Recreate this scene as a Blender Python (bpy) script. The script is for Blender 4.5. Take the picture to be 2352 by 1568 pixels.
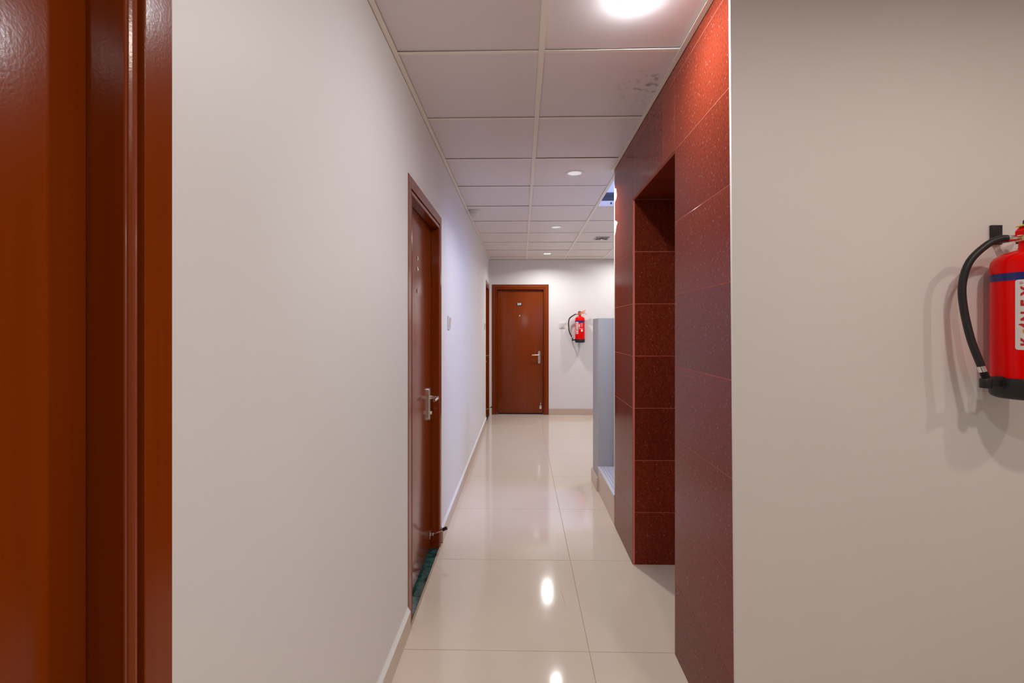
import bpy, bmesh, math, random
from mathutils import Vector, Matrix
random.seed(7)
for o in list(bpy.data.objects):
    bpy.data.objects.remove(o)
sc = bpy.context.scene
C = sc.collection
PI = math.pi

# ------------------------------------------------------------------ camera
EYE = 1.38
cam_d = bpy.data.cameras.new('camera')
cam = bpy.data.objects.new('camera', cam_d); C.objects.link(cam)
cam.location = (0, 0, EYE)
cam.rotation_euler = (PI/2, 0, math.atan(22/1087.0))
cam_d.sensor_width = 36.0
cam_d.lens = 1087.0/2352*36
cam_d.shift_y = -29.0/2352
cam_d.clip_start = 0.02
sc.camera = cam

# ------------------------------------------------------------------ light and exposure
w = bpy.data.worlds.new('world'); sc.world = w; w.use_nodes = True
w.node_tree.nodes['Background'].inputs[0].default_value = (0.35, 0.5, 1.0, 1)
w.node_tree.nodes['Background'].inputs[1].default_value = 0.5
sc.view_settings.view_transform = 'Standard'
sc.view_settings.look = 'None'
sc.view_settings.gamma = 1.0
sc.view_settings.use_curve_mapping = False
sc.view_settings.exposure = 0.13
LAMP = 13.5                       # watts of a downlight at k = 1
DOME = 520.0                      # radiance of the domed lamp near the viewer
LAMP_COL = (1.0, 1.0, 0.985)
DOME_COL = (0.94, 1.0, 1.05)
LOBBY_COL = (1.0, 0.88, 0.78)     # the lobby lamps are warmer

# blue daylight that comes in at the stairwell window (window_1 below)
sky_l = bpy.data.lights.new('stair_window_daylight', 'AREA')
sky_l.shape = 'RECTANGLE'; sky_l.size = 0.9; sky_l.size_y = 1.5
sky_l.energy = 82; sky_l.color = (0.36, 0.46, 1.0)
sky_o = bpy.data.objects.new('stair_window_daylight', sky_l); C.objects.link(sky_o)
sky_o.location = (2.57, 3.66, 2.9)
sky_o.rotation_euler = (0, PI/2 - 0.35, 0)

# ------------------------------------------------------------------ helpers
def new_mat(name):
    m = bpy.data.materials.new(name); m.use_nodes = True
    nt = m.node_tree
    return m, nt, nt.nodes['Principled BSDF']
def P(b, **k):
    for n, v in k.items():
        b.inputs[n.replace('_', ' ')].default_value = v
def col(r, g, b): return (r, g, b, 1)
def plain(name, c, rough=0.5, metal=0.0, spec=0.5, emit=None, es=0, bump=None, var=0.0):
    m, nt, b = new_mat(name)
    P(b, Base_Color=col(*c), Roughness=rough, Metallic=metal)
    b.inputs['Specular IOR Level'].default_value = spec
    N = nt.nodes; L = nt.links
    if emit:
        b.inputs['Emission Color'].default_value = col(*emit)
        b.inputs['Emission Strength'].default_value = es
    if bump or var:
        geo = N.new('ShaderNodeNewGeometry')
        nz = N.new('ShaderNodeTexNoise'); nz.inputs['Detail'].default_value = 5
        nz.inputs['Scale'].default_value = (bump[0] if bump else 6.0)
        L.new(geo.outputs['Position'], nz.inputs['Vector'])
        if bump:
            bp = N.new('ShaderNodeBump'); bp.inputs['Strength'].default_value = bump[1]
            bp.inputs['Distance'].default_value = 0.002
            L.new(nz.outputs['Fac'], bp.inputs['Height']); L.new(bp.outputs['Normal'], b.inputs['Normal'])
        if var:
            mx = N.new('ShaderNodeMix'); mx.data_type = 'RGBA'
            mx.inputs['A'].default_value = col(*[v*(1-var) for v in c])
            mx.inputs['B'].default_value = col(*[min(1, v*(1+var)) for v in c])
            n2 = N.new('ShaderNodeTexNoise'); n2.inputs['Scale'].default_value = 2.3
            L.new(geo.outputs['Position'], n2.inputs['Vector'])
            L.new(n2.outputs['Fac'], mx.inputs['Factor']); L.new(mx.outputs['Result'], b.inputs['Base Color'])
    return m

def wood(name, c1, c2, rough):
    m, nt, b = new_mat(name); N = nt.nodes; L = nt.links
    tc = N.new('ShaderNodeTexCoord'); mp = N.new('ShaderNodeMapping')
    mp.inputs['Scale'].default_value = (55, 55, 1.6)
    L.new(tc.outputs['Object'], mp.inputs['Vector'])
    nz = N.new('ShaderNodeTexNoise'); nz.inputs['Scale'].default_value = 1.0; nz.inputs['Detail'].default_value = 6
    L.new(mp.outputs['Vector'], nz.inputs['Vector'])
    mx = N.new('ShaderNodeMix'); mx.data_type = 'RGBA'
    mx.inputs['A'].default_value = col(*c1); mx.inputs['B'].default_value = col(*c2)
    L.new(nz.outputs['Fac'], mx.inputs['Factor']); L.new(mx.outputs['Result'], b.inputs['Base Color'])
    P(b, Roughness=rough); b.inputs['Specular IOR Level'].default_value = 0.32
    n2 = N.new('ShaderNodeTexNoise'); n2.inputs['Scale'].default_value = 240; n2.inputs['Detail'].default_value = 2
    L.new(tc.outputs['Object'], n2.inputs['Vector'])
    ad = N.new('ShaderNodeMath'); ad.operation = 'ADD'
    L.new(nz.outputs['Fac'], ad.inputs[0]); L.new(n2.outputs['Fac'], ad.inputs[1])
    bp = N.new('ShaderNodeBump'); bp.inputs['Strength'].default_value = 0.16; bp.inputs['Distance'].default_value = 0.0006
    L.new(ad.outputs[0], bp.inputs['Height']); L.new(bp.outputs['Normal'], b.inputs['Normal'])
    return m

def granite(name):
    m, nt, b = new_mat(name); N = nt.nodes; L = nt.links
    geo = N.new('ShaderNodeNewGeometry')
    mp = N.new('ShaderNodeMapping'); mp.inputs['Scale'].default_value = (1, 1, 0.55)
    L.new(geo.outputs['Position'], mp.inputs['Vector'])
    nz = N.new('ShaderNodeTexNoise'); nz.inputs['Scale'].default_value = 160; nz.inputs['Detail'].default_value = 3
    L.new(mp.outputs['Vector'], nz.inputs['Vector'])
    cr = N.new('ShaderNodeValToRGB'); e = cr.color_ramp.elements
    e[0].position = 0.30; e[0].color = col(0.135, 0.018, 0.008)
    e[1].position = 0.70; e[1].color = col(0.25, 0.037, 0.016)
    L.new(nz.outputs['Fac'], cr.inputs['Fac'])
    vo = N.new('ShaderNodeTexVoronoi'); vo.inputs['Scale'].default_value = 95
    L.new(mp.outputs['Vector'], vo.inputs['Vector'])
    lt = N.new('ShaderNodeMath'); lt.operation = 'LESS_THAN'; lt.inputs[1].default_value = 0.19
    L.new(vo.outputs['Distance'], lt.inputs[0])
    sep = N.new('ShaderNodeSeparateColor'); L.new(vo.outputs['Color'], sep.inputs[0])
    gt = N.new('ShaderNodeMath'); gt.operation = 'GREATER_THAN'; gt.inputs[1].default_value = 0.78
    L.new(sep.outputs[0], gt.inputs[0])
    mu = N.new('ShaderNodeMath'); mu.operation = 'MULTIPLY'
    L.new(lt.outputs[0], mu.inputs[0]); L.new(gt.outputs[0], mu.inputs[1])
    m2 = N.new('ShaderNodeMath'); m2.operation = 'MULTIPLY'; m2.inputs[1].default_value = 0.5
    L.new(mu.outputs[0], m2.inputs[0])
    mx = N.new('ShaderNodeMix'); mx.data_type = 'RGBA'
    L.new(m2.outputs[0], mx.inputs['Factor']); L.new(cr.outputs['Color'], mx.inputs['A'])
    mx.inputs['B'].default_value = col(0.42, 0.24, 0.22)
    P(b, IOR=1.22)
    oi = N.new('ShaderNodeObjectInfo')
    hs = N.new('ShaderNodeHueSaturation')
    mr = N.new('ShaderNodeMapRange'); mr.inputs['To Min'].default_value = 0.85; mr.inputs['To Max'].default_value = 1.12
    L.new(oi.outputs['Random'], mr.inputs['Value']); L.new(mr.outputs['Result'], hs.inputs['Value'])
    L.new(mx.outputs['Result'], hs.inputs['Color']); L.new(hs.outputs['Color'], b.inputs['Base Color'])
    n3 = N.new('ShaderNodeTexNoise'); n3.inputs['Scale'].default_value = 2.0
    mp3 = N.new('ShaderNodeMapping'); mp3.inputs['Scale'].default_value = (1, 3, 0.6)
    L.new(geo.outputs['Position'], mp3.inputs['Vector']); L.new(mp3.outputs['Vector'], n3.inputs['Vector'])
    rr = N.new('ShaderNodeMapRange'); rr.inputs['To Min'].default_value = 0.10; rr.inputs['To Max'].default_value = 0.24
    L.new(n3.outputs['Fac'], rr.inputs['Value']); L.new(rr.outputs['Result'], b.inputs['Roughness'])
    return m

def floor_mat(name):
    m, nt, b = new_mat(name); N = nt.nodes; L = nt.links
    geo = N.new('ShaderNodeNewGeometry')
    nz = N.new('ShaderNodeTexNoise'); nz.inputs['Scale'].default_value = 3.0; nz.inputs['Detail'].default_value = 4
    L.new(geo.outputs['Position'], nz.inputs['Vector'])
    mx = N.new('ShaderNodeMix'); mx.data_type = 'RGBA'
    mx.inputs['A'].default_value = col(0.72, 0.595, 0.485); mx.inputs['B'].default_value = col(0.77, 0.645, 0.53)
    L.new(nz.outputs['Fac'], mx.inputs['Factor']); L.new(mx.outputs['Result'], b.inputs['Base Color'])
    n2 = N.new('ShaderNodeTexNoise'); n2.inputs['Scale'].default_value = 7.0; n2.inputs['Detail'].default_value = 6
    L.new(geo.outputs['Position'], n2.inputs['Vector'])
    rr = N.new('ShaderNodeMapRange'); rr.inputs['To Min'].default_value = 0.05; rr.inputs['To Max'].default_value = 0.13
    L.new(n2.outputs['Fac'], rr.inputs['Value']); L.new(rr.outputs['Result'], b.inputs['Roughness'])
    P(b, IOR=1.52)
    return m

def marble(name):
    m, nt, b = new_mat(name); N = nt.nodes; L = nt.links
    geo = N.new('ShaderNodeNewGeometry')
    nz = N.new('ShaderNodeTexNoise'); nz.inputs['Scale'].default_value = 14; nz.inputs['Detail'].default_value = 8
    nz.inputs['Distortion'].default_value = 1.2
    L.new(geo.outputs['Position'], nz.inputs['Vector'])
    cr = N.new('ShaderNodeValToRGB'); e = cr.color_ramp.elements
    e[0].position = 0.35; e[0].color = col(0.006, 0.030, 0.026)
    e[1].position = 0.72; e[1].color = col(0.04, 0.12, 0.10)
    L.new(nz.outputs['Fac'], cr.inputs['Fac']); L.new(cr.outputs['Color'], b.inputs['Base Color'])
    P(b, Roughness=0.12)
    return m

def ceil_mat(name, stain=False):
    m, nt, b = new_mat(name); N = nt.nodes; L = nt.links
    geo = N.new('ShaderNodeNewGeometry')
    nz = N.new('ShaderNodeTexNoise'); nz.inputs['Scale'].default_value = 350; nz.inputs['Detail'].default_value = 2
    L.new(geo.outputs['Position'], nz.inputs['Vector'])
    bp = N.new('ShaderNodeBump'); bp.inputs['Strength'].default_value = 0.12; bp.inputs['Distance'].default_value = 0.001
    L.new(nz.outputs['Fac'], bp.inputs['Height']); L.new(bp.outputs['Normal'], b.inputs['Normal'])
    P(b, Base_Color=col(0.82, 0.755, 0.75), Roughness=0.45)
    if stain:   # sooty smudges by the granite wall
        n2 = N.new('ShaderNodeTexNoise'); n2.inputs['Scale'].default_value = 26; n2.inputs['Detail'].default_value = 5
        L.new(geo.outputs['Position'], n2.inputs['Vector'])
        vm = N.new('ShaderNodeVectorMath'); vm.operation = 'DISTANCE'; vm.inputs[1].default_value = (0.61, 2.2, 2.49)
        L.new(geo.outputs['Position'], vm.inputs[0])
        r1 = N.new('ShaderNodeMapRange'); r1.inputs['From Min'].default_value = 0.03; r1.inputs['From Max'].default_value = 0.2
        r1.inputs['To Min'].default_value = 1; r1.inputs['To Max'].default_value = 0
        L.new(vm.outputs['Value'], r1.inputs['Value'])
        r2 = N.new('ShaderNodeMapRange'); r2.inputs['From Min'].default_value = 0.54; r2.inputs['From Max'].default_value = 0.66
        L.new(n2.outputs['Fac'], r2.inputs['Value'])
        mu = N.new('ShaderNodeMath'); mu.operation = 'MULTIPLY'
        L.new(r1.outputs['Result'], mu.inputs[0]); L.new(r2.outputs['Result'], mu.inputs[1])
        mx = N.new('ShaderNodeMix'); mx.data_type = 'RGBA'
        mx.inputs['A'].default_value = col(0.82, 0.755, 0.75); mx.inputs['B'].default_value = col(0.40, 0.37, 0.37)
        L.new(mu.outputs[0], mx.inputs['Factor']); L.new(mx.outputs['Result'], b.inputs['Base Color'])
    return m

M = {}
M['wall'] = plain('wall_paint', (0.83, 0.80, 0.78), 0.5, bump=(60, 0.12), var=0.025)
M['parapet'] = plain('shaded_parapet_paint', (0.42, 0.415, 0.42), 0.5, bump=(60, 0.12), var=0.03)  # wall paint darkened in its colour to stand in for shade on the parapet
M['white_plaster'] = plain('white_plaster', (0.85, 0.83, 0.80), 0.7)
M['wood'] = wood('brown_gloss_wood', (0.190, 0.026, 0.0012), (0.270, 0.044, 0.0022), 0.17)
M['granite'] = granite('red_granite')
M['joint'] = plain('granite_joint_filler', (0.74, 0.20, 0.14), 0.6)
M['floor'] = floor_mat('cream_porcelain')
M['grout'] = plain('floor_grout', (0.50, 0.35, 0.26), 0.8)
M['skirt'] = plain('skirting_tile', (0.62, 0.48, 0.38), 0.22)
M['marble'] = marble('green_marble')
M['tile'] = ceil_mat('ceiling_board')
M['tile_stained'] = ceil_mat('ceiling_board_stained', True)
M['tbar'] = plain('ceiling_bar_enamel', (0.93, 0.87, 0.77), 0.4)
M['chrome'] = plain('brushed_chrome', (0.78, 0.76, 0.74), 0.2, 1.0)
M['brass'] = plain('brass', (0.72, 0.55, 0.33), 0.25, 1.0)
M['black'] = plain('black_rubber', (0.012, 0.012, 0.012), 0.45)
M['dark'] = plain('dark_grey_metal', (0.05, 0.05, 0.055), 0.5)
M['red'] = plain('red_enamel', (0.90, 0.002, 0.002), 0.22, spec=0.15)
M['blue'] = plain('blue_print', (0.012, 0.02, 0.17), 0.35)
M['label'] = plain('white_print', (0.80, 0.78, 0.77), 0.4)
M['red_print'] = plain('red_print', (0.60, 0.02, 0.03), 0.4)
M['orange_print'] = plain('orange_print', (0.85, 0.28, 0.03), 0.4)
M['yellow'] = plain('yellow_tag_plastic', (0.80, 0.72, 0.10), 0.4)
M['plastic'] = plain('white_plastic', (0.78, 0.74, 0.70), 0.3)
M['grey_plastic'] = plain('grey_plastic', (0.42, 0.40, 0.40), 0.4)
M['steel'] = plain('lift_door_steel', (0.55, 0.54, 0.53), 0.3, 1.0)
M['stone'] = plain('stair_stone', (0.60, 0.56, 0.55), 0.25, var=0.05)
M['lens'] = plain('lamp_lens', (0.85, 0.85, 0.85), 0.4, emit=(1, 1, 1), es=0.35)
M['dome_lens'] = plain('lamp_dome', (0.9, 0.9, 0.9), 0.4, emit=DOME_COL, es=DOME)
M['window_glass'] = plain('window_sky_glass', (0.3, 0.4, 0.7), 0.05, emit=(0.35, 0.5, 1.0), es=1.5)
M['baffle'] = plain('lamp_baffle', (0.008, 0.008, 0.008), 0.7, spec=0.1)
M['reflector'] = plain('lamp_reflector', (0.8, 0.8, 0.8), 0.3)

def link(name, me, mats, parent=None, loc=None, rot=None):
    o = bpy.data.objects.new(name, me); C.objects.link(o)
    if mats is not None:
        for mm in (mats if isinstance(mats, (list, tuple)) else [mats]):
            me.materials.append(M[mm] if isinstance(mm, str) else mm)
    if parent: o.parent = parent
    if loc: o.location = loc
    if rot: o.rotation_euler = rot
    return o
def fin(name, bm, mat, parent=None, smooth=False, loc=None, rot=None):
    bmesh.ops.recalc_face_normals(bm, faces=bm.faces)
    me = bpy.data.meshes.new(name); bm.to_mesh(me); bm.free()
    if smooth:
        for p in me.polygons: p.use_smooth = True
        try: me.set_sharp_from_angle(angle=0.7)
        except Exception: pass
    return link(name, me, mat, parent, loc, rot)
def empty(name, loc=(0, 0, 0), rz=0):
    o = bpy.data.objects.new(name, None); C.objects.link(o)
    o.location = loc; o.rotation_euler = (0, 0, rz); o.empty_display_size = 0.1
    return o
def tag(o, label, cat, group=None, kind=None):
    o['label'] = label; o['category'] = cat
    if group: o['group'] = group
    if kind: o['kind'] = kind
    return o
def abox(bm, x0, x1, y0, y1, z0, z1, bev=0):
    vs = [bm.verts.new(p) for p in ((x0,y0,z0),(x1,y0,z0),(x1,y1,z0),(x0,y1,z0),(x0,y0,z1),(x1,y0,z1),(x1,y1,z1),(x0,y1,z1))]
    fs = [bm.faces.new([vs[i] for i in q]) for q in ((3,2,1,0),(4,5,6,7),(0,1,5,4),(1,2,6,5),(2,3,7,6),(3,0,4,7))]
    if bev:
        es = list({e for f in fs for e in f.edges})
        bmesh.ops.bevel(bm, geom=es, offset=bev, segments=2, profile=0.6, affect='EDGES')
def box(name, x0, x1, y0, y1, z0, z1, mat, parent=None, bev=0):
    bm = bmesh.new(); abox(bm, x0, x1, y0, y1, z0, z1, bev)
    return fin(name, bm, mat, parent, smooth=bev > 0)
def alathe(bm, prof, n=32, cx=0, cy=0):
    rings = []
    for r, z in prof:
        if r < 1e-6: rings.append([bm.verts.new((cx, cy, z))])
        else: rings.append([bm.verts.new((cx + r*math.cos(2*PI*i/n), cy + r*math.sin(2*PI*i/n), z)) for i in range(n)])
    for a, b in zip(rings, rings[1:]):
        for i in range(n):
            j = (i+1) % n
            if len(a) == 1 and len(b) == 1: continue
            if len(a) == 1: bm.faces.new((a[0], b[j], b[i]))
            elif len(b) == 1: bm.faces.new((a[i], a[j], b[0]))
            else: bm.faces.new((a[i], a[j], b[j], b[i]))
def lathe(name, prof, mat, parent=None, n=32, loc=None, rot=None):
    bm = bmesh.new(); alathe(bm, prof, n); return fin(name, bm, mat, parent, True, loc, rot)
def catmull(pts, k=8):
    pts = [Vector(p) for p in pts]; out = []
    q = [pts[0]*2-pts[1]] + pts + [pts[-1]*2-pts[-2]]
    for i in range(1, len(q)-2):
        for s in range(k):
            t = s/k
            a, b, c, d = q[i-1], q[i], q[i+1], q[i+2]
            out.append(0.5*((2*b)+(c-a)*t+(2*a-5*b+4*c-d)*t*t+(3*b-a-3*c+d)*t**3))
    out.append(pts[-1]); return out
def atube(bm, pts, r, n=12, cap=True):
    pts = [Vector(p) for p in pts]; rings = []
    up = None
    for i, p in enumerate(pts):
        t = (pts[min(i+1, len(pts)-1)] - pts[max(i-1, 0)]).normalized()
        if up is None:
            up = Vector((0, 1, 0)) if abs(t.y) < 0.9 else Vector((1, 0, 0))
        u = (up - t*up.dot(t)).normalized(); up = u
        v = t.cross(u)
        rr = r[i] if isinstance(r, (list, tuple)) else r
        rings.append([bm.verts.new(p + (u*math.cos(2*PI*k/n) + v*math.sin(2*PI*k/n))*rr) for k in range(n)])
    for a, b in zip(rings, rings[1:]):
        for i in range(n):
            j = (i+1) % n; bm.faces.new((a[i], a[j], b[j], b[i]))
    if cap:
        bm.faces.new(rings[0][::-1]); bm.faces.new(rings[-1])
def tube(name, pts, r, mat, parent=None, n=12):
    bm = bmesh.new(); atube(bm, pts, r, n); return fin(name, bm, mat, parent, True)
def prism(bm, outline, f0, f1):
    """outline: list of 2D points; f0/f1 map a 2D point to 3D on the two sides"""
    a = [bm.verts.new(f0(*p)) for p in outline]; b = [bm.verts.new(f1(*p)) for p in outline]
    n = len(outline)
    bm.faces.new(a[::-1]); bm.faces.new(b)
    for i in range(n):
        j = (i+1) % n; bm.faces.new((a[i], a[j], b[j], b[i]))

# ------------------------------------------------------------------ dimensions (metres)
XL = -0.52; XG = 0.65; HC = 2.49; YF = 7.62; YR = 1.45
Y_OP0, Y_OP1, Z_OP = 2.022, 2.785, 2.137      # lift opening
Y_GE = 3.335                                   # far end of the granite
Y_P0, Y_P1, Z_P = 4.03, 4.33, 1.472           # parapet
ROW = 2.137/7
YB = -2.2; XR = 3.0
D2 = (2.156, 3.048); D1 = (-0.20, 0.69); D3 = (6.86, 7.60)
DT = 2.094                                     # top of the door frames

# ------------------------------------------------------------------ floor
fl = box('floor', -0.75, XR+0.2, YB-0.1, YF+0.1, -0.08, -0.0025, 'grout')
tag(fl, 'polished cream floor laid with large square tiles', 'floor', kind='structure')
bm = bmesh.new(); abox(bm, -0.3989, 0.3989, -0.3989, 0.3989, -0.012, 0.0, 0.0012)
t0 = fin('floor_tile', bm, 'floor', fl); tile_me = t0.data
first = True
X0 = 0.29 - 0.8; Y0 = 2.03 - 0.8*6
def clip_tile(cx, cy, x0, x1, y0, y1):
    bm = bmesh.new(); abox(bm, max(cx-0.3989, x0), min(cx+0.3989, x1), max(cy-0.3989, y0), min(cy+0.3989, y1), -0.012, 0.0, 0.0012)
    return fin('floor_tile', bm, 'floor', fl)
for ix in range(-1, 5):
    for iy in range(0, 14):
        cx = X0 + 0.4 + 0.8*ix; cy = Y0 + 0.4 + 0.8*iy
        x0, x1, y0, y1 = cx-0.4, cx+0.4, cy-0.4, cy+0.4
        if x0 > 1.05 and y0 > YR and y1 < 4.3: continue
        if x1 <= XL+0.02: continue
        lx0, lx1, ly0, ly1 = XL, XR, YB, YF
        if x0 < lx0 or x1 > lx1 or y0 < ly0 or y1 > ly1:
            if min(x1, lx1)-max(x0, lx0) < 0.02 or min(y1, ly1)-max(y0, ly0) < 0.02: continue
            clip_tile(cx, cy, lx0, lx1, ly0, ly1); continue
        if first: t0.location = (cx, cy, 0); first = False; continue
        link('floor_tile', tile_me, None, fl, (cx, cy, 0))

# ------------------------------------------------------------------ walls
def wall(name, boxes, label, mat='wall'):
    bm = bmesh.new()
    for b in boxes: abox(bm, *b)
    o = fin(name, bm, mat); tag(o, label, 'wall', kind='structure'); return o
XO = XL - 0.2
wl = wall('wall_left', [
    (XO, XL, YB, D1[0], 0, 2.6), (XO, XL, D1[1], D2[0], 0, 2.6), (XO, XL, D2[1], D3[0], 0, 2.6), (XO, XL, D3[1], YF+0.02, 0, 2.6),
    (XO, XL, D1[0], D1[1], DT, 2.6), (XO, XL, D2[0], D2[1], DT, 2.6), (XO, XL, D3[0], D3[1], DT, 2.6),
    (XO-0.02, XO+0.04, D1[0], D1[1], 0, DT), (XO-0.02, XO+0.04, D2[0], D2[1], 0, DT), (XO-0.02, XO+0.04, D3[0], D3[1], 0, DT)],
    'long pale plaster wall on the left with brown doors')
DF = (-0.478, 0.436)
wall('wall_far', [(XL, DF[0], YF, YF+0.2, 0, 2.6), (DF[1], XR, YF, YF+0.2, 0, 2.6), (DF[0], DF[1], YF, YF+0.2, DT, 2.6),
    (DF[0], DF[1], YF+0.16, YF+0.2, 0, DT)], 'pale end wall of the corridor with a numbered door')
# right wall: its free edge leans a little out of plumb
bm = bmesh.new()
xb, xt = 0.652, 0.6315
vs = [bm.verts.new(p) for p in ((xb,YR,0),(XR,YR,0),(XR,YR+0.1,0),(0.67,YR+0.1,0),(0.67,YR+0.012,0),(xb,YR+0.012,0))]
vt = [bm.verts.new(p) for p in ((xt,YR,2.6),(XR,YR,2.6),(XR,YR+0.1,2.6),(0.67,YR+0.1,2.6),(0.67,YR+0.012,2.6),(xt,YR+0.012,2.6))]
bm.faces.new(vs[::-1]); bm.faces.new(vt)
for i in range(6): bm.faces.new((vs[i], vs[(i+1) % 6], vt[(i+1) % 6], vt[i]))
tag(fin('wall_right', bm, 'wall'), 'pale plaster wall on the right carrying the near fire extinguisher', 'wall', kind='structure')
wall('wall_lobby_end', [(XO, XR+0.2, YB-0.1, YB, 0, 2.6)], 'plain wall behind the viewer')
wall('wall_lobby_side', [(XR, XR+0.2, YB, YR+0.1, 0, 2.6)], 'plain side wall of the lobby')
wall('wall_far_side', [(XR, XR+0.2, Y_P0, YF+0.2, 0, 2.6)], 'plain wall of the side passage beyond the stairs')
# parapet beside the stair
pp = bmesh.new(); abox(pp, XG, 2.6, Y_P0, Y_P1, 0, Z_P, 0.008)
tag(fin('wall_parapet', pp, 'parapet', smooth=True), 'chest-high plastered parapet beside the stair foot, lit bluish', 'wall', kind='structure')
# stairwell shell above and behind
wall('wall_stair', [
    (2.6, 2.72, Y_GE-0.1, 5.1, 0, 2.2), (2.6, 2.72, Y_GE-0.1, 3.36, 2.2, 3.7), (2.6, 2.72, 3.98, 5.1, 2.2, 3.7), (2.6, 2.72, Y_GE-0.1, 5.1, 3.7, 4.6),
    (XG+0.02, 2.6, Y_GE-0.1, Y_GE-0.001, 0, 4.6),
    (0.55, 2.6, 5.0, 5.1, 2.56, 4.6), (0.55, XG+0.02, Y_GE-0.1, 5.0, 2.56, 4.6), (0.55, 2.72, Y_GE-0.1, 5.1, 4.6, 4.7)],
    'white stairwell walls rising above the ceiling opening')

# ------------------------------------------------------------------ lift wall clad in red granite
YG0 = YR + 0.013; YG1 = Y_GE - 0.018
lw = wall('wall_lift', [
    (XG+0.0008, 0.6695, YG0-0.0005, YR+0.1, 0, 2.6), (XG+0.0008, 1.15, YR+0.1, Y_OP0-0.0008, 0, 2.6), (XG+0.0008, 1.15, Y_OP1+0.0008, Y_GE-0.1, 0, 2.6), (XG+0.0008, XG+0.1, Y_GE-0.1, YG1-0.001, 0, 2.6), (XG+0.004, XG+0.1, YG1-0.001, Y_GE-0.001, 0, 2.6),
    (XG+0.0008, 1.15, Y_OP0-0.0008, Y_OP1+0.0008, Z_OP+0.0008, 2.6), (1.09, 1.15, Y_OP0-0.0008, Y_OP1+0.0008, 0, Z_OP+0.0008)],
    'lift wall clad in polished red granite tiles around a recessed opening', 'joint')
G = 0.0011
def gtile(y0, y1, z0, z1):
    bm = bmesh.new(); abox(bm, XG, XG+0.0105, y0+G, y1-G, z0+G, z1-G, 0.0008); return fin('granite_tile', bm, 'granite', lw)
def rtile(x0, x1, z0, z1):
    bm = bmesh.new(); abox(bm, x0+G, x1-G, Y_OP1, Y_OP1+0.0115, z0+G, z1-G, 0.0008); return fin('granite_tile', bm, 'granite', lw)
zs = [ROW*i for i in range(9)] + [2.52]
for i in range(9):
    gtile(YG0, Y_OP0, zs[i], zs[i+1])
def notched(y0, y1, z0, z1, pts):
    out = [(y0+G, z0+G), (y1-G, z0+G)] + pts + [(y1-G, z1-G), (y0+G, z1-G)]
    bm = bmesh.new(); prism(bm, out, lambda y, z: (XG, y, z), lambda y, z: (XG+0.0105, y, z))
    return fin('granite_tile', bm, 'granite', lw)
for i in range(9):
    if i == 7: notched(Y_OP1, YG1, zs[i], zs[i+1], [(YG1-G, 2.262), (YG1-0.06, 2.275), (YG1-0.07, 2.30), (YG1-0.05, 2.345), (YG1-G, 2.36)])
    elif i == 6: notched(Y_OP1, YG1, zs[i], zs[i+1], [(YG1-G, 2.03), (YG1-0.03, 2.05), (YG1-0.055, 2.085), (YG1-0.10, 2.10), (YG1-0.04, 2.125)])
    else: gtile(Y_OP1, YG1, zs[i], zs[i+1])
for (a, b) in ((Y_OP0, 2.19), (2.19, Y_OP1)):
    gtile(a, b, Z_OP, ROW*8); gtile(a, b, ROW*8, 2.52)
for i in range(7):
    rtile(XG+0.0118, 0.955, ROW*i, ROW*(i+1)); rtile(0.955, 1.05, ROW*i, ROW*(i+1))
    bm = bmesh.new(); abox(bm, XG+0.0106, 1.05, Y_OP0-0.0115, Y_OP0, ROW*i+G, ROW*(i+1)-G, 0.0008); fin('granite_tile', bm, 'granite', lw)
for (a, b) in ((Y_OP0, 2.40), (2.40, Y_OP1)):
    bm = bmesh.new(); abox(bm, XG+0.0115, 1.05, a+G, b-G, Z_OP, Z_OP+0.0115, 0.0008); fin('granite_tile', bm, 'granite', lw)
# white filler in the chipped edge and the plaster arris at the far end
box('plaster_edge', XG+0.0005, XG+0.02, YG1+0.001, Y_GE+0.004, 0.22, 2.52, 'white_plaster', lw)
bm = bmesh.new()
prism(bm, [(YG1, 2.255), (YG1-0.066, 2.268), (YG1-0.078, 2.30), (YG1-0.055, 2.352), (YG1, 2.367)], lambda y, z: (XG+0.0004, y, z), lambda y, z: (XG+0.0104, y, z))
fin('chip_filler', bm, 'white_plaster', lw)
bm = bmesh.new()
prism(bm, [(YG1, 2.02), (YG1-0.035, 2.04), (YG1-0.06, 2.078), (YG1-0.115, 2.10), (YG1-0.04, 2.135), (YG1, 2.135)], lambda y, z: (XG+0.0004, y, z), lambda y, z: (XG+0.0104, y, z))
fin('chip_filler', bm, 'white_plaster', lw)
# the lift's own door at the back of the recess
ld = empty('door_4', (1.062, Y_OP0, 0)); tag(ld, 'steel lift door at the back of the granite recess', 'door', kind='structure')
for k in range(2):
    a = 0.005 + k*(Y_OP1-Y_OP0-0.01)/2
    box('door_panel', 0, 0.022, a+0.002, a+(Y_OP1-Y_OP0-0.01)/2-0.002, 0.012, Z_OP-0.005, 'steel', ld, 0.002)
box('sill', -0.012, 0.024, 0.0, Y_OP1-Y_OP0, 0.0015, 0.010, 'steel', ld)

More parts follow.
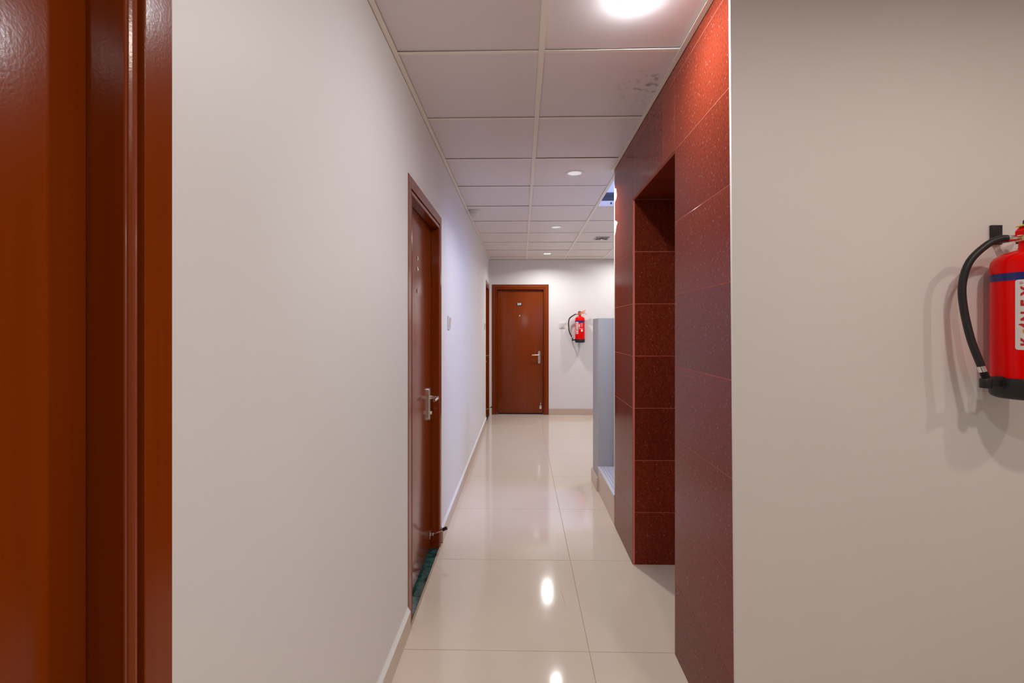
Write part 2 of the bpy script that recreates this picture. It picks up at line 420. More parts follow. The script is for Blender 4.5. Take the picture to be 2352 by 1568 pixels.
# ------------------------------------------------------------------ ceiling
ce = bmesh.new()
for b in ((XL, 0.55, YB, YF, 2.53, 2.56), (0.55, XR, YB, Y_GE-0.1, 2.53, 2.56), (0.55, XR, 5.1, YF, 2.53, 2.56), (2.72, XR, Y_GE-0.1, 5.1, 2.53, 2.56), (0.55, 0.70, Y_GE-0.1, 5.1, 2.56, 2.58)):
    abox(ce, *b)
ce = fin('ceiling', ce, 'tile'); tag(ce, 'suspended ceiling of pale square boards in a cream metal grid', 'ceiling', kind='structure')
gx = [XL, 0.08, 0.68, 1.28, 1.88, 2.48, XR]
gy = [YB] + [0.1 + 0.6*k for k in range(-3, 13)] + [YF]
bm = bmesh.new(); abox(bm, -0.2965, 0.2965, -0.2965, 0.2965, 0, 0.012, 0.0015)
c0 = fin('ceiling_tile', bm, 'tile', ce); ctile_me = c0.data
first = True
RECESSED = [(0.38, 3.4), (0.38, 5.2), (0.38, 7.0), (1.58, 5.2), (1.58, 7.0), (1.90, 0.36), (1.02, 0.36), (0.38, -0.2)]
def holed(x0, x1, y0, y1, hx, hy, r=0.0555, n=32):
    # board with a round cut-out for a recessed lamp
    bm = bmesh.new()
    for z in (0.0, 0.012):
        ring = []; edge = []
        for i in range(n):
            a = 2*PI*i/n + PI/n; c, s_ = math.cos(a), math.sin(a)
            ring.append(bm.verts.new((hx + r*c, hy + r*s_, z)))
            t = min(((x1-hx) if c > 0 else (x0-hx))/c, ((y1-hy) if s_ > 0 else (y0-hy))/s_)
            edge.append(bm.verts.new((hx + t*c, hy + t*s_, z)))
        cor = {}
        for i in range(n):
            j = (i+1) % n
            p, q = edge[i].co, edge[j].co
            if abs(p.x-q.x) > 1e-5 and abs(p.y-q.y) > 1e-5:
                cx_ = x1 if max(p.x, q.x) > x1-1e-5 else x0; cy_ = y1 if max(p.y, q.y) > y1-1e-5 else y0
                cv = bm.verts.new((cx_, cy_, z)); bm.faces.new((ring[i], edge[i], cv, edge[j], ring[j]))
            else: bm.faces.new((ring[i], edge[i], edge[j], ring[j]))
        if z == 0.0: lo = ring
    for i in range(n): bm.faces.new((lo[i], lo[(i+1) % n], ring[(i+1) % n], ring[i]))
    bmesh.ops.recalc_face_normals(bm, faces=bm.faces)
    me = bpy.data.meshes.new('ceiling_tile'); bm.to_mesh(me); bm.free(); me.materials.append(M['tile']); return me
def in_solid(x0, x1, y0, y1):       # under the lift shaft, the stair opening or behind walls
    if x0 >= 0.67 and y0 > YR-0.05 and y1 < 4.32: return True
    return False
for i in range(len(gx)-1):
    for j in range(len(gy)-1):
        x0, x1, y0, y1 = gx[i], gx[i+1], gy[j], gy[j+1]
        if x1-x0 < 0.05 or y1-y0 < 0.05: continue
        if in_solid(x0, x1, y0, y1): continue
        if x0 >= 0.67 and y0 < YR < y1: y1 = YR
        cx, cy = (x0+x1)/2, (y0+y1)/2
        rx, ry = random.uniform(-.0022, .0022), random.uniform(-.0022, .0022)
        z = HC + 0.005
        full = abs(x1-x0-0.6) < 0.01 and abs(y1-y0-0.6) < 0.01
        # the strip of boards beside the granite is cut to the wall line
        if abs(x0-0.08) < .01 and y0 > YR-0.2 and y1 < Y_GE: x1 = XG - 0.002; full = False
        if full:
            if first: o = c0; first = False
            else: o = link('ceiling_tile', ctile_me, None, ce)
        else:
            bm = bmesh.new(); hx, hy = (x1-x0)/2-0.0035, (y1-y0)/2-0.0035; cx = (x0+x1)/2
            abox(bm, -hx, hx, -hy, hy, 0, 0.012, 0.0015)
            o = fin('ceiling_tile', bm, 'tile', ce)
        if abs(cx-0.365) < 0.03 and abs(cy-1.6) < 0.05: rx, ry, z = 0.007, -0.010, HC+0.007
        if abs(cx-0.365) < 0.03 and abs(cy-2.2) < 0.05: o.data.materials.clear(); o.data.materials.append(M['tile_stained'])
        o.location = (cx, cy, z); o.rotation_euler = (rx, ry, 0)
        for lx, ly in RECESSED:
            if x0 < lx < x1 and y0 < ly < y1:
                o.rotation_euler = (0, 0, 0); o.location.z = HC + 0.0035
                o.data = holed(x0-cx+.0035, x1-cx-.0035, y0-cy+.0035, y1-cy-.0035, lx-cx, ly-cy); break
bw = 0.012
def bar(name, x0, x1, y0, y1):
    bm = bmesh.new()
    abox(bm, x0, x1, y0, y1, HC, HC+0.0010)
    if x1-x0 < y1-y0: abox(bm, (x0+x1)/2-0.0008, (x0+x1)/2+0.0008, y0, y1, HC+0.001, HC+0.03)
    return fin(name, bm, 'tbar', ce)
bar('main_bar', 0.08-bw, 0.08+bw, YB, YF)
bar('main_bar', 0.68-bw, 0.68+bw, Y_GE+0.01, YF); bar('main_bar', 0.68-bw, 0.68+bw, YB, YR)
for x in gx[3:-1]:
    bar('main_bar', x-bw, x+bw, 4.3, YF); bar('main_bar', x-bw, x+bw, YB, YR)
for k, y in enumerate(gy[1:-1]):
    bar('cross_bar', XL+0.022, 0.08-bw, y-bw*.8, y+bw*.8)
    xe = XG-0.02 if YR < y < Y_GE else 0.68-bw
    bar('cross_bar', 0.08+bw, xe, y-bw*.8, y+bw*.8)
    if y < YR or y >= 4.29:
        for a, b in zip(gx[2:-1], gx[3:]): bar('cross_bar', a+bw, b-bw if b < XR else b, y-bw*.8, y+bw*.8)
def angle(x0, x1, y0, y1, side):
    bm = bmesh.new(); abox(bm, x0, x1, y0, y1, HC-0.0005, HC+0.001)
    if side == 'x0': abox(bm, x0, x0+0.0015, y0, y1, HC-0.0005, HC+0.02)
    if side == 'x1': abox(bm, x1-0.0015, x1, y0, y1, HC-0.0005, HC+0.02)
    if side == 'y1': abox(bm, x0, x1, y1-0.0015, y1, HC-0.0005, HC+0.02)
    return fin('wall_angle', bm, 'tbar', ce)
angle(XL, XL+0.022, YB, YF, 'x0'); angle(XG-0.022, XG-0.0005, YR+0.02, Y_GE+0.03, 'x1')
angle(XL, XR, YF-0.012, YF, 'y1'); angle(0.66, XR, YR-0.022, YR, 'y1')
# upstand that closes the board edge at the stair opening
box('edge_strip', 0.69, 2.6, 4.288, 4.296, HC-0.001, 2.535, 'tbar', ce)
for xx in (0.808, 0.845):
    box('edge_clip', xx-0.006, xx+0.006 if xx < .82 else xx+0.008, 4.284, 4.288, 2.505, 2.522 if xx < .82 else 2.528, 'dark', ce)
dt = empty('air_duct', (0.72, 4.80, 2.66))
bm = bmesh.new(); alathe(bm, [(0.0, 0), (0.095, 0.0), (0.095, 1.85), (0, 1.85)], 28)
fin('duct_pipe', bm, 'dark', dt, True, rot=(0, PI/2, 0))
bm = bmesh.new(); alathe(bm, [(0.095, 0.9), (0.101, 0.9), (0.101, 0.93), (0.095, 0.93)], 28)
fin('joint_collar', bm, 'dark', dt, True, rot=(0, PI/2, 0))
tag(dt, 'dark round pipe seen through the gap in the ceiling beside the granite', 'pipe')

# ------------------------------------------------------------------ skirtings
def skirt(name, y0, y1, label):
    bm = bmesh.new(); abox(bm, XL, XL+0.013, y0, y1, 0, 0.088, 0.001)
    o = fin(name, bm, 'skirt'); tag(o, label, 'baseboard', kind='structure')
    bm = bmesh.new(); prism(bm, [(XL, 0.087), (XL+0.0125, 0.0885), (XL+0.002, 0.105), (XL, 0.112)], lambda x, z: (x, y0, z), lambda x, z: (x, y1, z))
    fin('painted_top_edge', bm, 'white_plaster', o)
skirt('baseboard_left', D1[1], D2[0]-0.001, 'beige tile skirting on the left wall between the near doors')
skirt('baseboard_left_far', D2[1], D3[0]-0.001, 'beige tile skirting on the left wall beyond the middle door')
def skirt2(name, b, label):
    bm = bmesh.new(); abox(bm, *b, 0.001); o = fin(name, bm, 'skirt'); tag(o, label, 'baseboard', kind='structure')
skirt2('baseboard_far', (DF[1]+0.001, XR, YF-0.013, YF, 0, 0.10), 'beige tile skirting under the far fire extinguisher')
skirt2('baseboard_parapet', (XG-0.014, XG, Y_P0-0.005, Y_P1+0.014, 0, 0.115), 'beige tile skirting at the foot of the parapet')
skirt2('baseboard_right', (0.66, XR, YR-0.013, YR, 0, 0.10), 'beige tile skirting on the right wall')

# ------------------------------------------------------------------ stair
st = empty('staircase', (XG, (Y_GE+Y_P0)/2, 0)); yh = (Y_P0-Y_GE)/2 - 0.001
for k in range(6):
    z1 = 0.215 + 0.17*k; x0 = 0.28*k
    bm = bmesh.new(); abox(bm, x0, x0+0.30 if k < 5 else 1.94, -yh, yh, 0 if k == 0 else z1-0.19, z1-0.022)
    s = fin('step', bm, 'skirt', st)
    bm = bmesh.new(); abox(bm, x0-0.004, (x0+0.28) if k < 5 else 1.94, -yh, yh, z1-0.022, z1, 0.003); fin('tread', bm, 'stone', s, True)
    for q in range(3):
        bm = bmesh.new(); abox(bm, x0+0.018+0.022*q, x0+0.025+0.022*q, -yh, yh, z1-0.001, z1+0.0008); fin('nosing_groove', bm, 'grey_plastic', s)
tag(st, 'pale stone stair with grooved nosings rising beside the granite wall', 'stairs')
wd = empty('window_1', (2.6, 3.67, 2.2)); tag(wd, 'daylit window in the stairwell wall', 'window', kind='structure')
box('pane', 0.05, 0.058, -0.29, 0.29, 0.02, 1.48, 'window_glass', wd)
for b in ((0.02, 0.07, -0.31, -0.27, 0, 1.5), (0.02, 0.07, 0.27, 0.31, 0, 1.5), (0.02, 0.07, -0.27, 0.27, 0, 0.04), (0.02, 0.07, -0.27, 0.27, 1.46, 1.5), (0.02, 0.07, -0.015, 0.015, 0.04, 1.46)):
    box('window_frame', *b, 'plastic', wd)

# ------------------------------------------------------------------ doors (built facing local -y, right hand = local +x)
PROF = [(0, 0.10), (0, -0.003), (0.050, -0.004), (0.0515, -0.003), (0.0525, 0.006), (0.056, 0.007)]
PROF += [(0.0665 - 0.0100*math.cos(a*PI/8), 0.006 - 0.0085*math.sin(a*PI/8)) for a in range(0, 9)]
PROF += [(0.0775, 0.007), (0.0785, -0.001), (0.081, -0.0015), (0.082, 0.0), (0.082, 0.10)]
def frame_mesh(name, W, H, parent):
    bm = bmesh.new()
    rings = []
    for (cx, cz, dx, dz) in ((0, 0.002, 1, 0), (0, H, 1, -1), (W, H, -1, -1), (W, 0.002, -1, 0)):
        rings.append([bm.verts.new((cx + dx*u, v, cz + dz*u)) for u, v in PROF])
    n = len(PROF)
    for a, b in zip(rings, rings[1:]):
        for i in range(n):
            j = (i+1) % n; bm.faces.new((a[i], a[j], b[j], b[i]))
    bm.faces.new(rings[0]); bm.faces.new(rings[-1][::-1])
    o = fin(name, bm, 'wood', parent); return o
def handle(parent, x, y, z, flip=1):
    bm = bmesh.new()
    out = [(0.020*math.cos(a*PI/10), 0.072 + 0.020*math.sin(a*PI/10)) for a in range(0, 11)] + \
          [(-0.020*math.cos(a*PI/10), -0.092 - 0.020*math.sin(a*PI/10)) for a in range(0, 11)]
    prism(bm, out, lambda a, b: (x+a, y, z+b), lambda a, b: (x+a*0.93, y-0.008, z+b))
    h = fin('door_handle', bm, 'chrome', parent)
    bm = bmesh.new()
    pts = [(x, y-0.006, z+0.03), (x, y-0.040, z+0.03), (x-0.004*flip, y-0.050, z+0.03), (x-0.016*flip, y-0.055, z+0.03), (x-0.06*flip, y-0.055, z+0.029), (x-0.118*flip, y-0.053, z+0.027)]
    atube(bm, pts, [0.012, 0.011, 0.0105, 0.0095, 0.0085, 0.0085], 12)
    fin('lever', bm, 'chrome', h, True)
    bm = bmesh.new(); alathe(bm, [(0, 0), (0.011, 0), (0.011, 0.006), (0.008, 0.010), (0, 0.010)], 20)
    fin('key_cylinder', bm, 'chrome', h, True, (x, y-0.007, z-0.065), (PI/2, 0, 0))
    bm = bmesh.new(); abox(bm, x-0.0013, x+0.0013, y-0.0178, y-0.0165, z-0.071, z-0.059); fin('keyhole', bm, 'dark', h)
def holder(parent, x, y, z, folded):
    bm = bmesh.new(); abox(bm, x-0.017, x+0.017, y-0.004, y, z-0.026, z+0.026, 0.001)
    h = fin('door_holder', bm, 'chrome', parent)
    bm = bmesh.new(); abox(bm, x-0.010, x+0.010, y-0.022, y-0.003, z-0.010, z+0.010, 0.003); fin('hinge_block', bm, 'chrome', h, True)
    if folded: a, b, c = (x, y-0.018, z), (x, y-0.020, z+0.055), (x, y-0.020, z+0.082)
    else: a, b, c = (x, y-0.018, z), (x, y-0.080, z+0.026), (x, y-0.105, z+0.038)
    tube('holder_arm', [a, b], 0.0055, 'chrome', h, 10); tube('rubber_tip', [b, c], 0.0105, 'black' if not folded else 'chrome', h, 12)
def peephole(parent, x, y, z, mat='chrome'):
    bm = bmesh.new(); alathe(bm, [(0, 0), (0.012, 0), (0.012, 0.003), (0.009, 0.005), (0.006, 0.005), (0.005, 0.003), (0, 0.0045)], 20)
    fin('peephole', bm, mat, parent, True, (x, y, z), (PI/2, 0, 0))
def door(name, loc, rz, W, label, hx='right', stop=None, holes=(), gap=0.010):
    d = empty(name, loc, rz); tag(d, label, 'door', kind='structure')
    frame_mesh('door_frame', W, DT, d)
    leaf = box('door_leaf', 0.0850, W-0.0850, 0.047, 0.085, gap, DT-0.085, 'wood', d, 0.0015)
    # shut rebate behind the leaf
    if hx == 'right': handle(leaf, W-0.152, 0.047, 0.93)
    else: handle(leaf, 0.152, 0.047, 0.93, -1)
    if stop is not None: holder(leaf, W-0.130, 0.047, 0.112, stop)
    for (x, z, mt) in holes: peephole(leaf, x, 0.047, z, mt)
    return d, leaf
d1, l1 = door('door_1', (XL, D1[0], 0), PI/2, D1[1]-D1[0], 'brown glossy door nearest the viewer at the left edge', 'left')
W2 = D2[1]-D2[0]
d2, l2 = door('door_2', (XL, D2[0], 0), PI/2, W2, 'brown glossy door in the left wall with green marble threshold', 'right', False,
    holes=((0.405, 1.763, 'chrome'), (0.405, 1.705, 'chrome'), (0.405, 1.585, 'chrome')), gap=0.022)
d3, l3 = door('door_3', (XL, D3[0], 0), PI/2, D3[1]-D3[0], 'narrow sliver of a brown door in the far left corner', 'right', False, gap=0.022)
WF = DF[1]-DF[0]
d5, l5 = door('door_5', (DF[0], YF, 0), 0, WF, 'brown door numbered 208 in the end wall', 'right', True, holes=((0.445, 1.592, 'chrome'),), gap=0.016)
d5.location.y = YF; 
# number plate
def text_bm(s, size, bold=0.0):
    cu = bpy.data.curves.new('t', 'FONT'); cu.body = s; cu.size = size; cu.align_x = 'CENTER'; cu.align_y = 'CENTER'; cu.offset = bold
    ob = bpy.data.objects.new('t', cu); C.objects.link(ob)
    dg = bpy.context.evaluated_depsgraph_get()
    me = bpy.data.meshes.new_from_object(ob.evaluated_get(dg))
    bpy.data.objects.remove(ob); bpy.data.curves.remove(cu)
    bm = bmesh.new(); bm.from_mesh(me); bpy.data.meshes.remove(me); return bm
bm = bmesh.new(); abox(bm, 0.395, 0.485, 0.0425, 0.047, 1.756, 1.804, 0.001)
npl = fin('number_plate', bm, 'black', l5)
bm = text_bm('208', 0.046, 0.0014)
for v in bm.verts: v.co = Vector((0.440 + v.co.x*0.95, 0.0415, 1.780 + v.co.y))
fin('lettering', bm, 'label', npl)
# thresholds
def threshold(name, pieces, label):
    t = empty(name, (XL, pieces[0][0], 0)); tag(t, label, 'threshold', kind='structure')
    for a, b in pieces:
        bm = bmesh.new(); abox(bm, -0.15, 0.0, a-pieces[0][0]+0.001, b-pieces[0][0]-0.001, -0.012, 0.0015, 0.001); fin('slab', bm, 'marble', t)
threshold('trim_1', ((D2[0]+.002, 2.43), (2.43, D2[1]-.002)), 'dark green marble threshold of the middle left door')
threshold('trim_2', ((D3[0]+.002, D3[1]-.002),), 'dark green marble threshold of the far left door')
box('gap_shade_strip', 0.0845, WF-0.0845, 0.05, 0.12, 0.0005, 0.0035, 'dark', d5)  # dark strip drawn in place of the shade under the door leaf

# ------------------------------------------------------------------ switches
def switch(loc, rz, label, led=False):
    s = empty('wall_switch', loc, rz); tag(s, label, 'switch', group='white wall switches')
    box('plate', -0.048, 0.048, -0.009, 0, -0.048, 0.048, 'plastic', s, 0.003)
    bm = bmesh.new()
    prism(bm, [(-0.034, -0.009), (-0.034, -0.012), (0.034, -0.019), (0.034, -0.009)], lambda z, y: (-0.020, y, z), lambda z, y: (0.020, y, z))
    r = fin('rocker', bm, 'plastic', s)
    if led: box('bell_mark', -0.008, 0.008, -0.0215, -0.010, -0.030, -0.022, 'grey_plastic', r)
switch((XL, 3.36, 1.425), PI/2, 'white rocker switch on the left wall beside the middle door')
switch((0.652, YF, 1.437), 0, 'white bell push on the end wall beside the small fire extinguisher', True)
switch((XL, 6.60, 1.415), PI/2, 'thin white switch seen edge-on near the far left corner')

# ------------------------------------------------------------------ lamps
def downlight(x, y, label, dome=False, k=1.0, lobby=False, spread=180, size=0.09, z=HC+0.0035):
    d = empty('ceiling_downlight', (x, y, z)); tag(d, label, 'ceiling light', group='round ceiling downlights')
    if dome:
        lathe('trim_ring', [(0.045, 0.0), (0.046, -0.005), (0.052, -0.005), (0.055, -0.002), (0.055, 0.0), (0.045, 0.0)], 'reflector', d, 40)
        lathe('lens', [(0.0, -0.015), (0.02, -0.0145), (0.034, -0.012), (0.042, -0.008), (0.0445, -0.004), (0.0445, -0.001), (0, -0.001)], 'dome_lens', d, 32)
    else:
        lathe('trim_ring', [(0.050, 0.004), (0.050, -0.0015), (0.053, -0.0035), (0.066, -0.003), (0.070, -0.0015), (0.070, 0.0), (0.055, 0.0005)], 'reflector', d, 40)
        lathe('lens', [(0.0, 0.002), (0.050, 0.002), (0.050, 0.004), (0, 0.004)], 'lens', d, 32)
        la = bpy.data.lights.new('downlight_beam', 'AREA'); la.shape = 'DISK'; la.size = size
        la.energy = LAMP*k; la.color = LOBBY_COL if lobby else LAMP_COL; la.spread = math.radians(spread)
        lo = bpy.data.objects.new('downlight_beam', la); C.objects.link(lo); lo.parent = d; lo.location = (0, 0, 0.001)
downlight(0.38, 1.60, 'glowing round downlight in the ceiling board nearest the viewer', True)
downlight(0.38, 3.40, 'round downlight in the ceiling above the far end of the granite wall', k=0.66, spread=140, size=0.05)
downlight(0.38, 5.20, 'round downlight in the corridor ceiling beyond the stair opening', k=0.2, spread=150, size=0.06)
downlight(0.38, 7.00, 'round downlight closest to the numbered end door', k=0.74, spread=155)
downlight(1.58, 5.20, 'round downlight over the side passage behind the parapet', k=0.55)
downlight(1.58, 7.00, 'round downlight over the side passage near the end wall', k=0.68)
downlight(0.38, -0.20, 'unseen round downlight added overhead to brighten the near left wall', k=0.46)  # added lamp out of view, lifts the near left wall
downlight(1.90, 0.36, 'round downlight over the lobby right of the near extinguisher', k=0.54, lobby=True)
downlight(1.02, 0.36, 'round downlight over the lobby left of the near extinguisher', k=0.54, lobby=True)
sq = empty('recessed_spotlight', (0.985, 5.84, HC+0.0035)); tag(sq, 'dark unlit recessed spotlight in the far ceiling', 'ceiling light')
for b in ((-0.085, 0.085, -0.085, -0.07, -0.006, 0), (-0.085, 0.085, 0.07, 0.085, -0.006, 0), (-0.085, -0.07, -0.07, 0.07, -0.006, 0), (0.07, 0.085, -0.07, 0.07, -0.006, 0)):
    box('frame', *b, 'grey_plastic', sq)
box('recess', -0.07, 0.07, -0.07, 0.07, -0.0015, -0.0005, 'dark', sq)
lathe('bulb', [(0, -0.022), (0.012, -0.020), (0.018, -0.010), (0.014, -0.001), (0, -0.001)], 'chrome', sq, 20)
sd = empty('smoke_detector', (-0.444, 4.46, HC+0.003)); tag(sd, 'white dome smoke detector on the ceiling by the left wall', 'smoke detector')
lathe('base', [(0, 0), (0.052, 0), (0.052, -0.010), (0.048, -0.014), (0, -0.014)], 'plastic', sd)
lathe('dome', [(0.046, -0.013), (0.045, -0.030), (0.036, -0.043), (0.02, -0.050), (0, -0.051)], 'plastic', sd)

# ------------------------------------------------------------------ fire extinguishers
R = 0.0765
def wrap(bm, a_c, z_c, rr, vertical=True):
    """text/flat shape (x along, y up) -> cylinder; vertical text reads upward, letter tops to the left"""
    if vertical:
        for v in bm.verts:
            x, y = v.co.x, v.co.y; a = a_c - y/R
            v.co = Vector((rr*math.sin(a), -rr*math.cos(a), z_c + x))
    else:
        for v in bm.verts:
            x, y = v.co.x, v.co.y; a = a_c + x/R
            v.co = Vector((rr*math.sin(a), -rr*math.cos(a), z_c + y))
def slice_y(bm, lo, hi, step, axis=1):
    t = lo
    no = Vector((0, 1, 0)) if axis == 1 else Vector((1, 0, 0))
    while t < hi:
        bmesh.ops.bisect_plane(bm, geom=list(bm.verts)+list(bm.edges)+list(bm.faces), plane_co=no*t, plane_no=no); t += step
def flat_poly(pts):
    bm = bmesh.new(); bm.faces.new([bm.verts.new((x, y, 0)) for x, y in pts]); return bm
def round_rect(hw, hh, r, k=5):
    out = []
    for cx, cy, s in ((hw-r, hh-r, 0), (-hw+r, hh-r, 1), (-hw+r, -hh+r, 2), (hw-r, -hh+r, 3)):
        for i in range(k+1):
            a = (s + i/k)*PI/2; out.append((cx + r*math.cos(a), cy + r*math.sin(a)))
    return out
def rad(d): return d*PI/180
def extinguisher(loc, label, hose):
    e = empty('fire_extinguisher', loc); tag(e, label, 'fire extinguisher', group='red fire extinguishers')
    body = lathe('cylinder', [(0, 0.010), (R-0.001, 0.010), (R-0.001, 0.05), (R, 0.058), (R, 0.375), (R-0.002, 0.386), (R-0.009, 0.397), (R-0.022, 0.406), (0.034, 0.414), (0.021, 0.418), (0.0185, 0.424), (0.0185, 0.441), (0, 0.441)], 'red', e, 48)
    lathe('base_boot', [(0, 0), (R-0.012, 0), (R-0.002, 0.005), (R+0.0015, 0.012), (R+0.002, 0.056), (R+0.0005, 0.059), (R-0.004, 0.059)], 'black', e, 48)
    lathe('blue_band', [(R+0.0004, 0.329), (R+0.0007, 0.329), (R+0.0007, 0.350), (R+0.0004, 0.350)], 'blue', e, 48)
    # printed panel that hangs under the band
    bm = flat_poly([(-0.038, 0.0), (0.05, 0.0), (0.043, -0.014), (-0.028, -0.016)]); slice_y(bm, -0.04, 0.05, 0.008, 0)
    wrap(bm, rad(10), 0.329, R+0.0007, False); fin('print_panel', bm, 'blue', e)
    bm = flat_poly(round_rect(0.0955, 0.0245, 0.006)); slice_y(bm, -0.024, 0.024, 0.005)
    wrap(bm, rad(-45.5), 0.2335, R+0.0006); lb = fin('white_label', bm, 'label', e)
    for ch, x in (('K', -0.074), ('N', -0.004), ('E', 0.031), ('X', 0.064)):
        bm = text_bm(ch, 0.034, 0.0014)
        for v in bm.verts: v.co.x += x
        slice_y(bm, -0.02, 0.02, 0.004); wrap(bm, rad(-45.5), 0.2335, R+0.0012); fin('lettering', bm, 'red_print', lb)
    bm = flat_poly([(-0.052, -0.014), (-0.040, -0.014), (-0.036, 0.002), (-0.041, 0.011), (-0.050, 0.009), (-0.053, 0.0)])
    slice_y(bm, -0.014, 0.011, 0.004); wrap(bm, rad(-45.5), 0.2335, R+0.0012); fin('flame_mark', bm, 'orange_print', lb)
    bm = flat_poly([(-0.038, -0.014), (-0.024, -0.014), (-0.026, 0.0), (-0.024, 0.013), (-0.026, 0.019), (-0.031, 0.012), (-0.037, 0.006), (-0.036, -0.004)])
    slice_y(bm, -0.014, 0.019, 0.004); wrap(bm, rad(-45.5), 0.2335, R+0.00125); fin('flame_mark', bm, 'red_print', lb)
    bm = text_bm('®', 0.009)
    for v in bm.verts: v.co.x += 0.086; v.co.y += 0.012
    wrap(bm, rad(-45.5), 0.2335, R+0.0012); fin('lettering', bm, 'red_print', lb)
    bm = text_bm('ABC', 0.030, 0.001); slice_y(bm, -0.012, 0.012, 0.004)
    wrap(bm, rad(-13), 0.268, R+0.0008); fin('lettering', bm, 'label', e)
    for q, zz in enumerate((0.308, 0.296, 0.289, 0.277, 0.270, 0.258, 0.251)):
        bm = flat_poly(((-0.018, -0.0012), (0.020 - 0.006*(q % 3), -0.0012), (0.020 - 0.006*(q % 3), 0.0012), (-0.018, 0.0012)))
        slice_y(bm, -0.018, 0.02, 0.006, 0); wrap(bm, rad(18), zz, R+0.0008, False); fin('print_line', bm, 'label', e)
    for q in range(4):
        bm = flat_poly(round_rect(0.005, 0.005, 0.002, 2)); wrap(bm, rad(-14 + 13*q), 0.222, R+0.0008, False); fin('print_icon', bm, 'label', e)
    bm = flat_poly(round_rect(0.015, 0.017, 0.001, 2)); slice_y(bm, -0.015, 0.015, 0.005, 0)
    wrap(bm, rad(17), 0.192, R+0.0008, False); fin('white_sticker', bm, 'label', e)
    # valve
    lathe('neck_ring', [(0.0, 0.440), (0.024, 0.440), (0.026, 0.443), (0.026, 0.448), (0.019, 0.450), (0.019, 0.456), (0.012, 0.458), (0, 0.458)], 'brass', e, 24)
    box('valve_body', -0.011, 0.012, -0.011, 0.011, 0.455, 0.478, 'brass', e, 0.003)
    bm = bmesh.new()
    prism(bm, [(-0.022, 0.458), (-0.022, 0.470), (-0.008, 0.486), (0.006, 0.487), (0.030, 0.490), (0.092, 0.518), (0.094, 0.514), (0.032, 0.480), (0.008, 0.474), (-0.010, 0.464)], lambda x, z: (x, -0.0125, z), lambda x, z: (x, 0.0125, z))
    up = fin('upper_lever', bm, 'red', e)
    bm = bmesh.new(); alathe(bm, [(0, -0.0145), (0.0032, -0.0145), (0.0032, 0.0145), (0, 0.0145)], 12); fin('rivet', bm, 'chrome', up, True, (-0.002, 0, 0.477), (PI/2, 0, 0))
    bm = bmesh.new()
    prism(bm, [(0.004, 0.472), (0.030, 0.466), (0.095, 0.460), (0.108, 0.452), (0.107, 0.449), (0.093, 0.455), (0.030, 0.459), (0.004, 0.462)], lambda x, z: (x, -0.0115, z), lambda x, z: (x, 0.0115, z))
    fin('lower_lever', bm, 'red', e)
    bm = bmesh.new()
    prism(bm, [(-0.020, 0.484), (-0.006, 0.4895), (0.006, 0.4905), (0.006, 0.4885), (-0.006, 0.4875), (-0.018, 0.482)], lambda x, z: (x, -0.014, z), lambda x, z: (x, 0.014, z))
    fin('seal_strap', bm, 'yellow', e)
    bm = bmesh.new()
    prism(bm, [(0.020, 0.470), (0.062, 0.463), (0.085, 0.475), (0.080, 0.497), (0.052, 0.484)], lambda x, z: (x, -0.0015, z), lambda x, z: (x, 0.0015, z))
    fin('safety_tag', bm, 'yellow', e)
    lathe('valve_cap', [(0, 0.474), (0.0085, 0.474), (0.0085, 0.497), (0.007, 0.499), (0, 0.499)], 'black', e, 16, loc=(0.002, 0.004, 0.002))
    # hose
    lathe('ferrule', [(0, 0), (0.0078, 0), (0.0085, 0.002), (0.0085, 0.024), (0.0078, 0.026), (0, 0.026)], 'chrome', e, 20, loc=(-0.034, 0.0, 0.449), rot=(0, -PI/2, 0))
    lathe('outlet_stub', [(0, 0), (0.006, 0), (0.006, 0.024), (0, 0.024)], 'brass', e, 16, loc=(-0.011, 0.0, 0.458-0.009), rot=(0, -PI/2, 0))
    b = hose
    pts = catmull([(-0.056, 0, 0.449), (-0.072, 0.004, 0.448), (-0.100, 0.012, 0.433), (b*0.90, 0.022, 0.388), (b, 0.028, 0.325), (b*0.99, 0.026, 0.255), (b*0.93, 0.014, 0.165), (-0.127, 0.0, 0.088)], 8)
    tube('hose', pts, 0.0095, 'black', e, 16)
    d = (Vector(pts[-1])-Vector(pts[-2])).normalized(); p0 = Vector(pts[-1])
    tube('ferrule', [p0 - d*0.002, p0 + d*0.014], 0.0104, 'chrome', e, 20)
    zz = [p0 + d*(0.013+0.0012*k) for k in range(17)]
    tube('nozzle', zz, [0.0085 + (0.0012 if k % 2 else 0) for k in range(17)], 'black', e, 16)
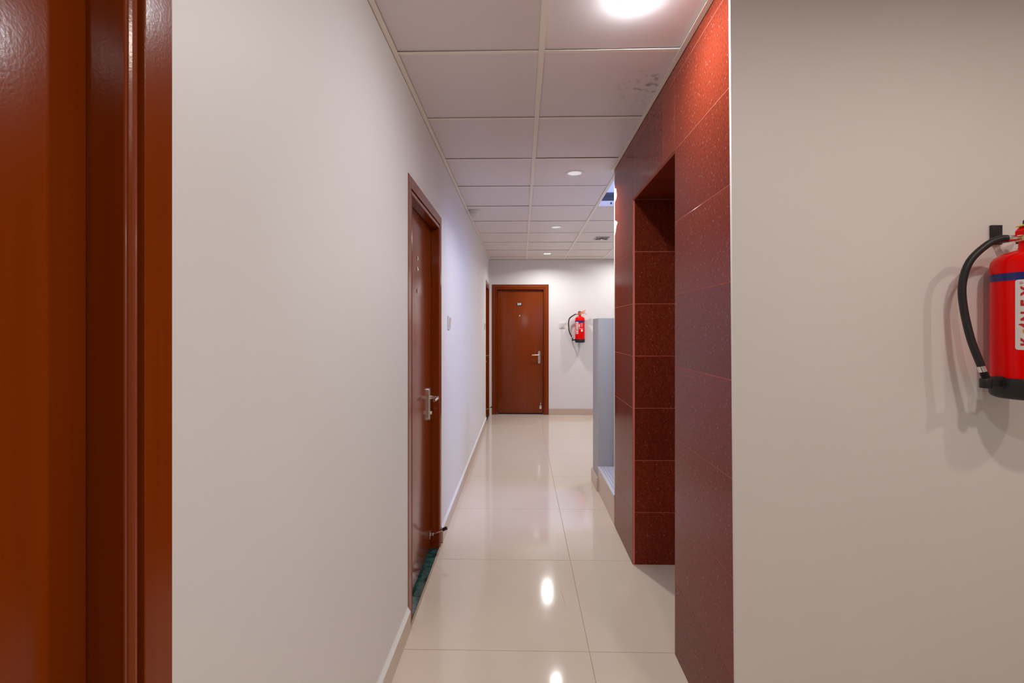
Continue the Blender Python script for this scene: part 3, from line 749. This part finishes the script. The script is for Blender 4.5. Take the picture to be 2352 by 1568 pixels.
    p1 = p0 + d*0.030
    bm = bmesh.new(); alathe(bm, [(0, 0), (0.0125, 0), (0.0135, 0.002), (0.0135, 0.024), (0.0125, 0.026), (0, 0.026)], 20); cl = fin('hose_clip', bm, 'black', e, True, (p1.x, p1.y, 0.030))
    bm = bmesh.new(); abox(bm, -(abs(p1.x)-0.010), -(R-0.006), -0.010, 0.010, 0.034, 0.052, 0.002); fin('clip_arm', bm, 'black', e, True)
    bm = bmesh.new(); abox(bm, -(R+0.004), -(R-0.02), -0.013, 0.013, 0.028, 0.062, 0.002); fin('clip_saddle', bm, 'black', e, True)
    return e
def bracket(loc, d, label):
    b = empty('wall_bracket', loc); tag(b, label, 'bracket')
    bm = bmesh.new(); abox(bm, -0.016, 0.016, -0.008, 0, -0.058, 0.0, 0.0015); fin('plate', bm, 'black', b, True)
    bm = bmesh.new(); abox(bm, -0.010, 0.010, -d, -0.006, -0.056, -0.050); abox(bm, -0.010, 0.010, -d, -d+0.004, -0.068, -0.050); fin('hook', bm, 'black', b)
EX = (1.418, 1.355)
extinguisher((EX[0], EX[1], 1.185), 'large red fire extinguisher cut off by the right edge of the picture', -0.154)
bracket((1.420, YR, 1.690), YR-EX[1]-0.021, 'small black bracket plate on the right wall above the extinguisher hose')
extinguisher((0.925, YF-0.095, 1.162), 'small distant red fire extinguisher on the end wall', -0.176)
bracket((0.925, YF, 1.662), 0.095-0.021, 'bracket behind the distant fire extinguisher on the end wall')

# ------------------------------------------------------------------ scratches on the polished floor
def scratch(p, q, wdt):
    bm = bmesh.new(); p = Vector(p); q = Vector(q); n = Vector((-(q-p).y, (q-p).x)).normalized()*wdt/2
    m = (p+q)/2 + n*1.5
    out = [p, (p+m)/2 - n, m - n, q, m + n, (p+m)/2 + n]
    bm.faces.new([bm.verts.new((v.x, v.y, 0.0004)) for v in out])
    fin('scratch', bm, 'grout', fl)
scratch((0.135, 2.60), (0.150, 2.47), 0.0022)
scratch((0.205, 2.52), (0.222, 2.33), 0.0022)
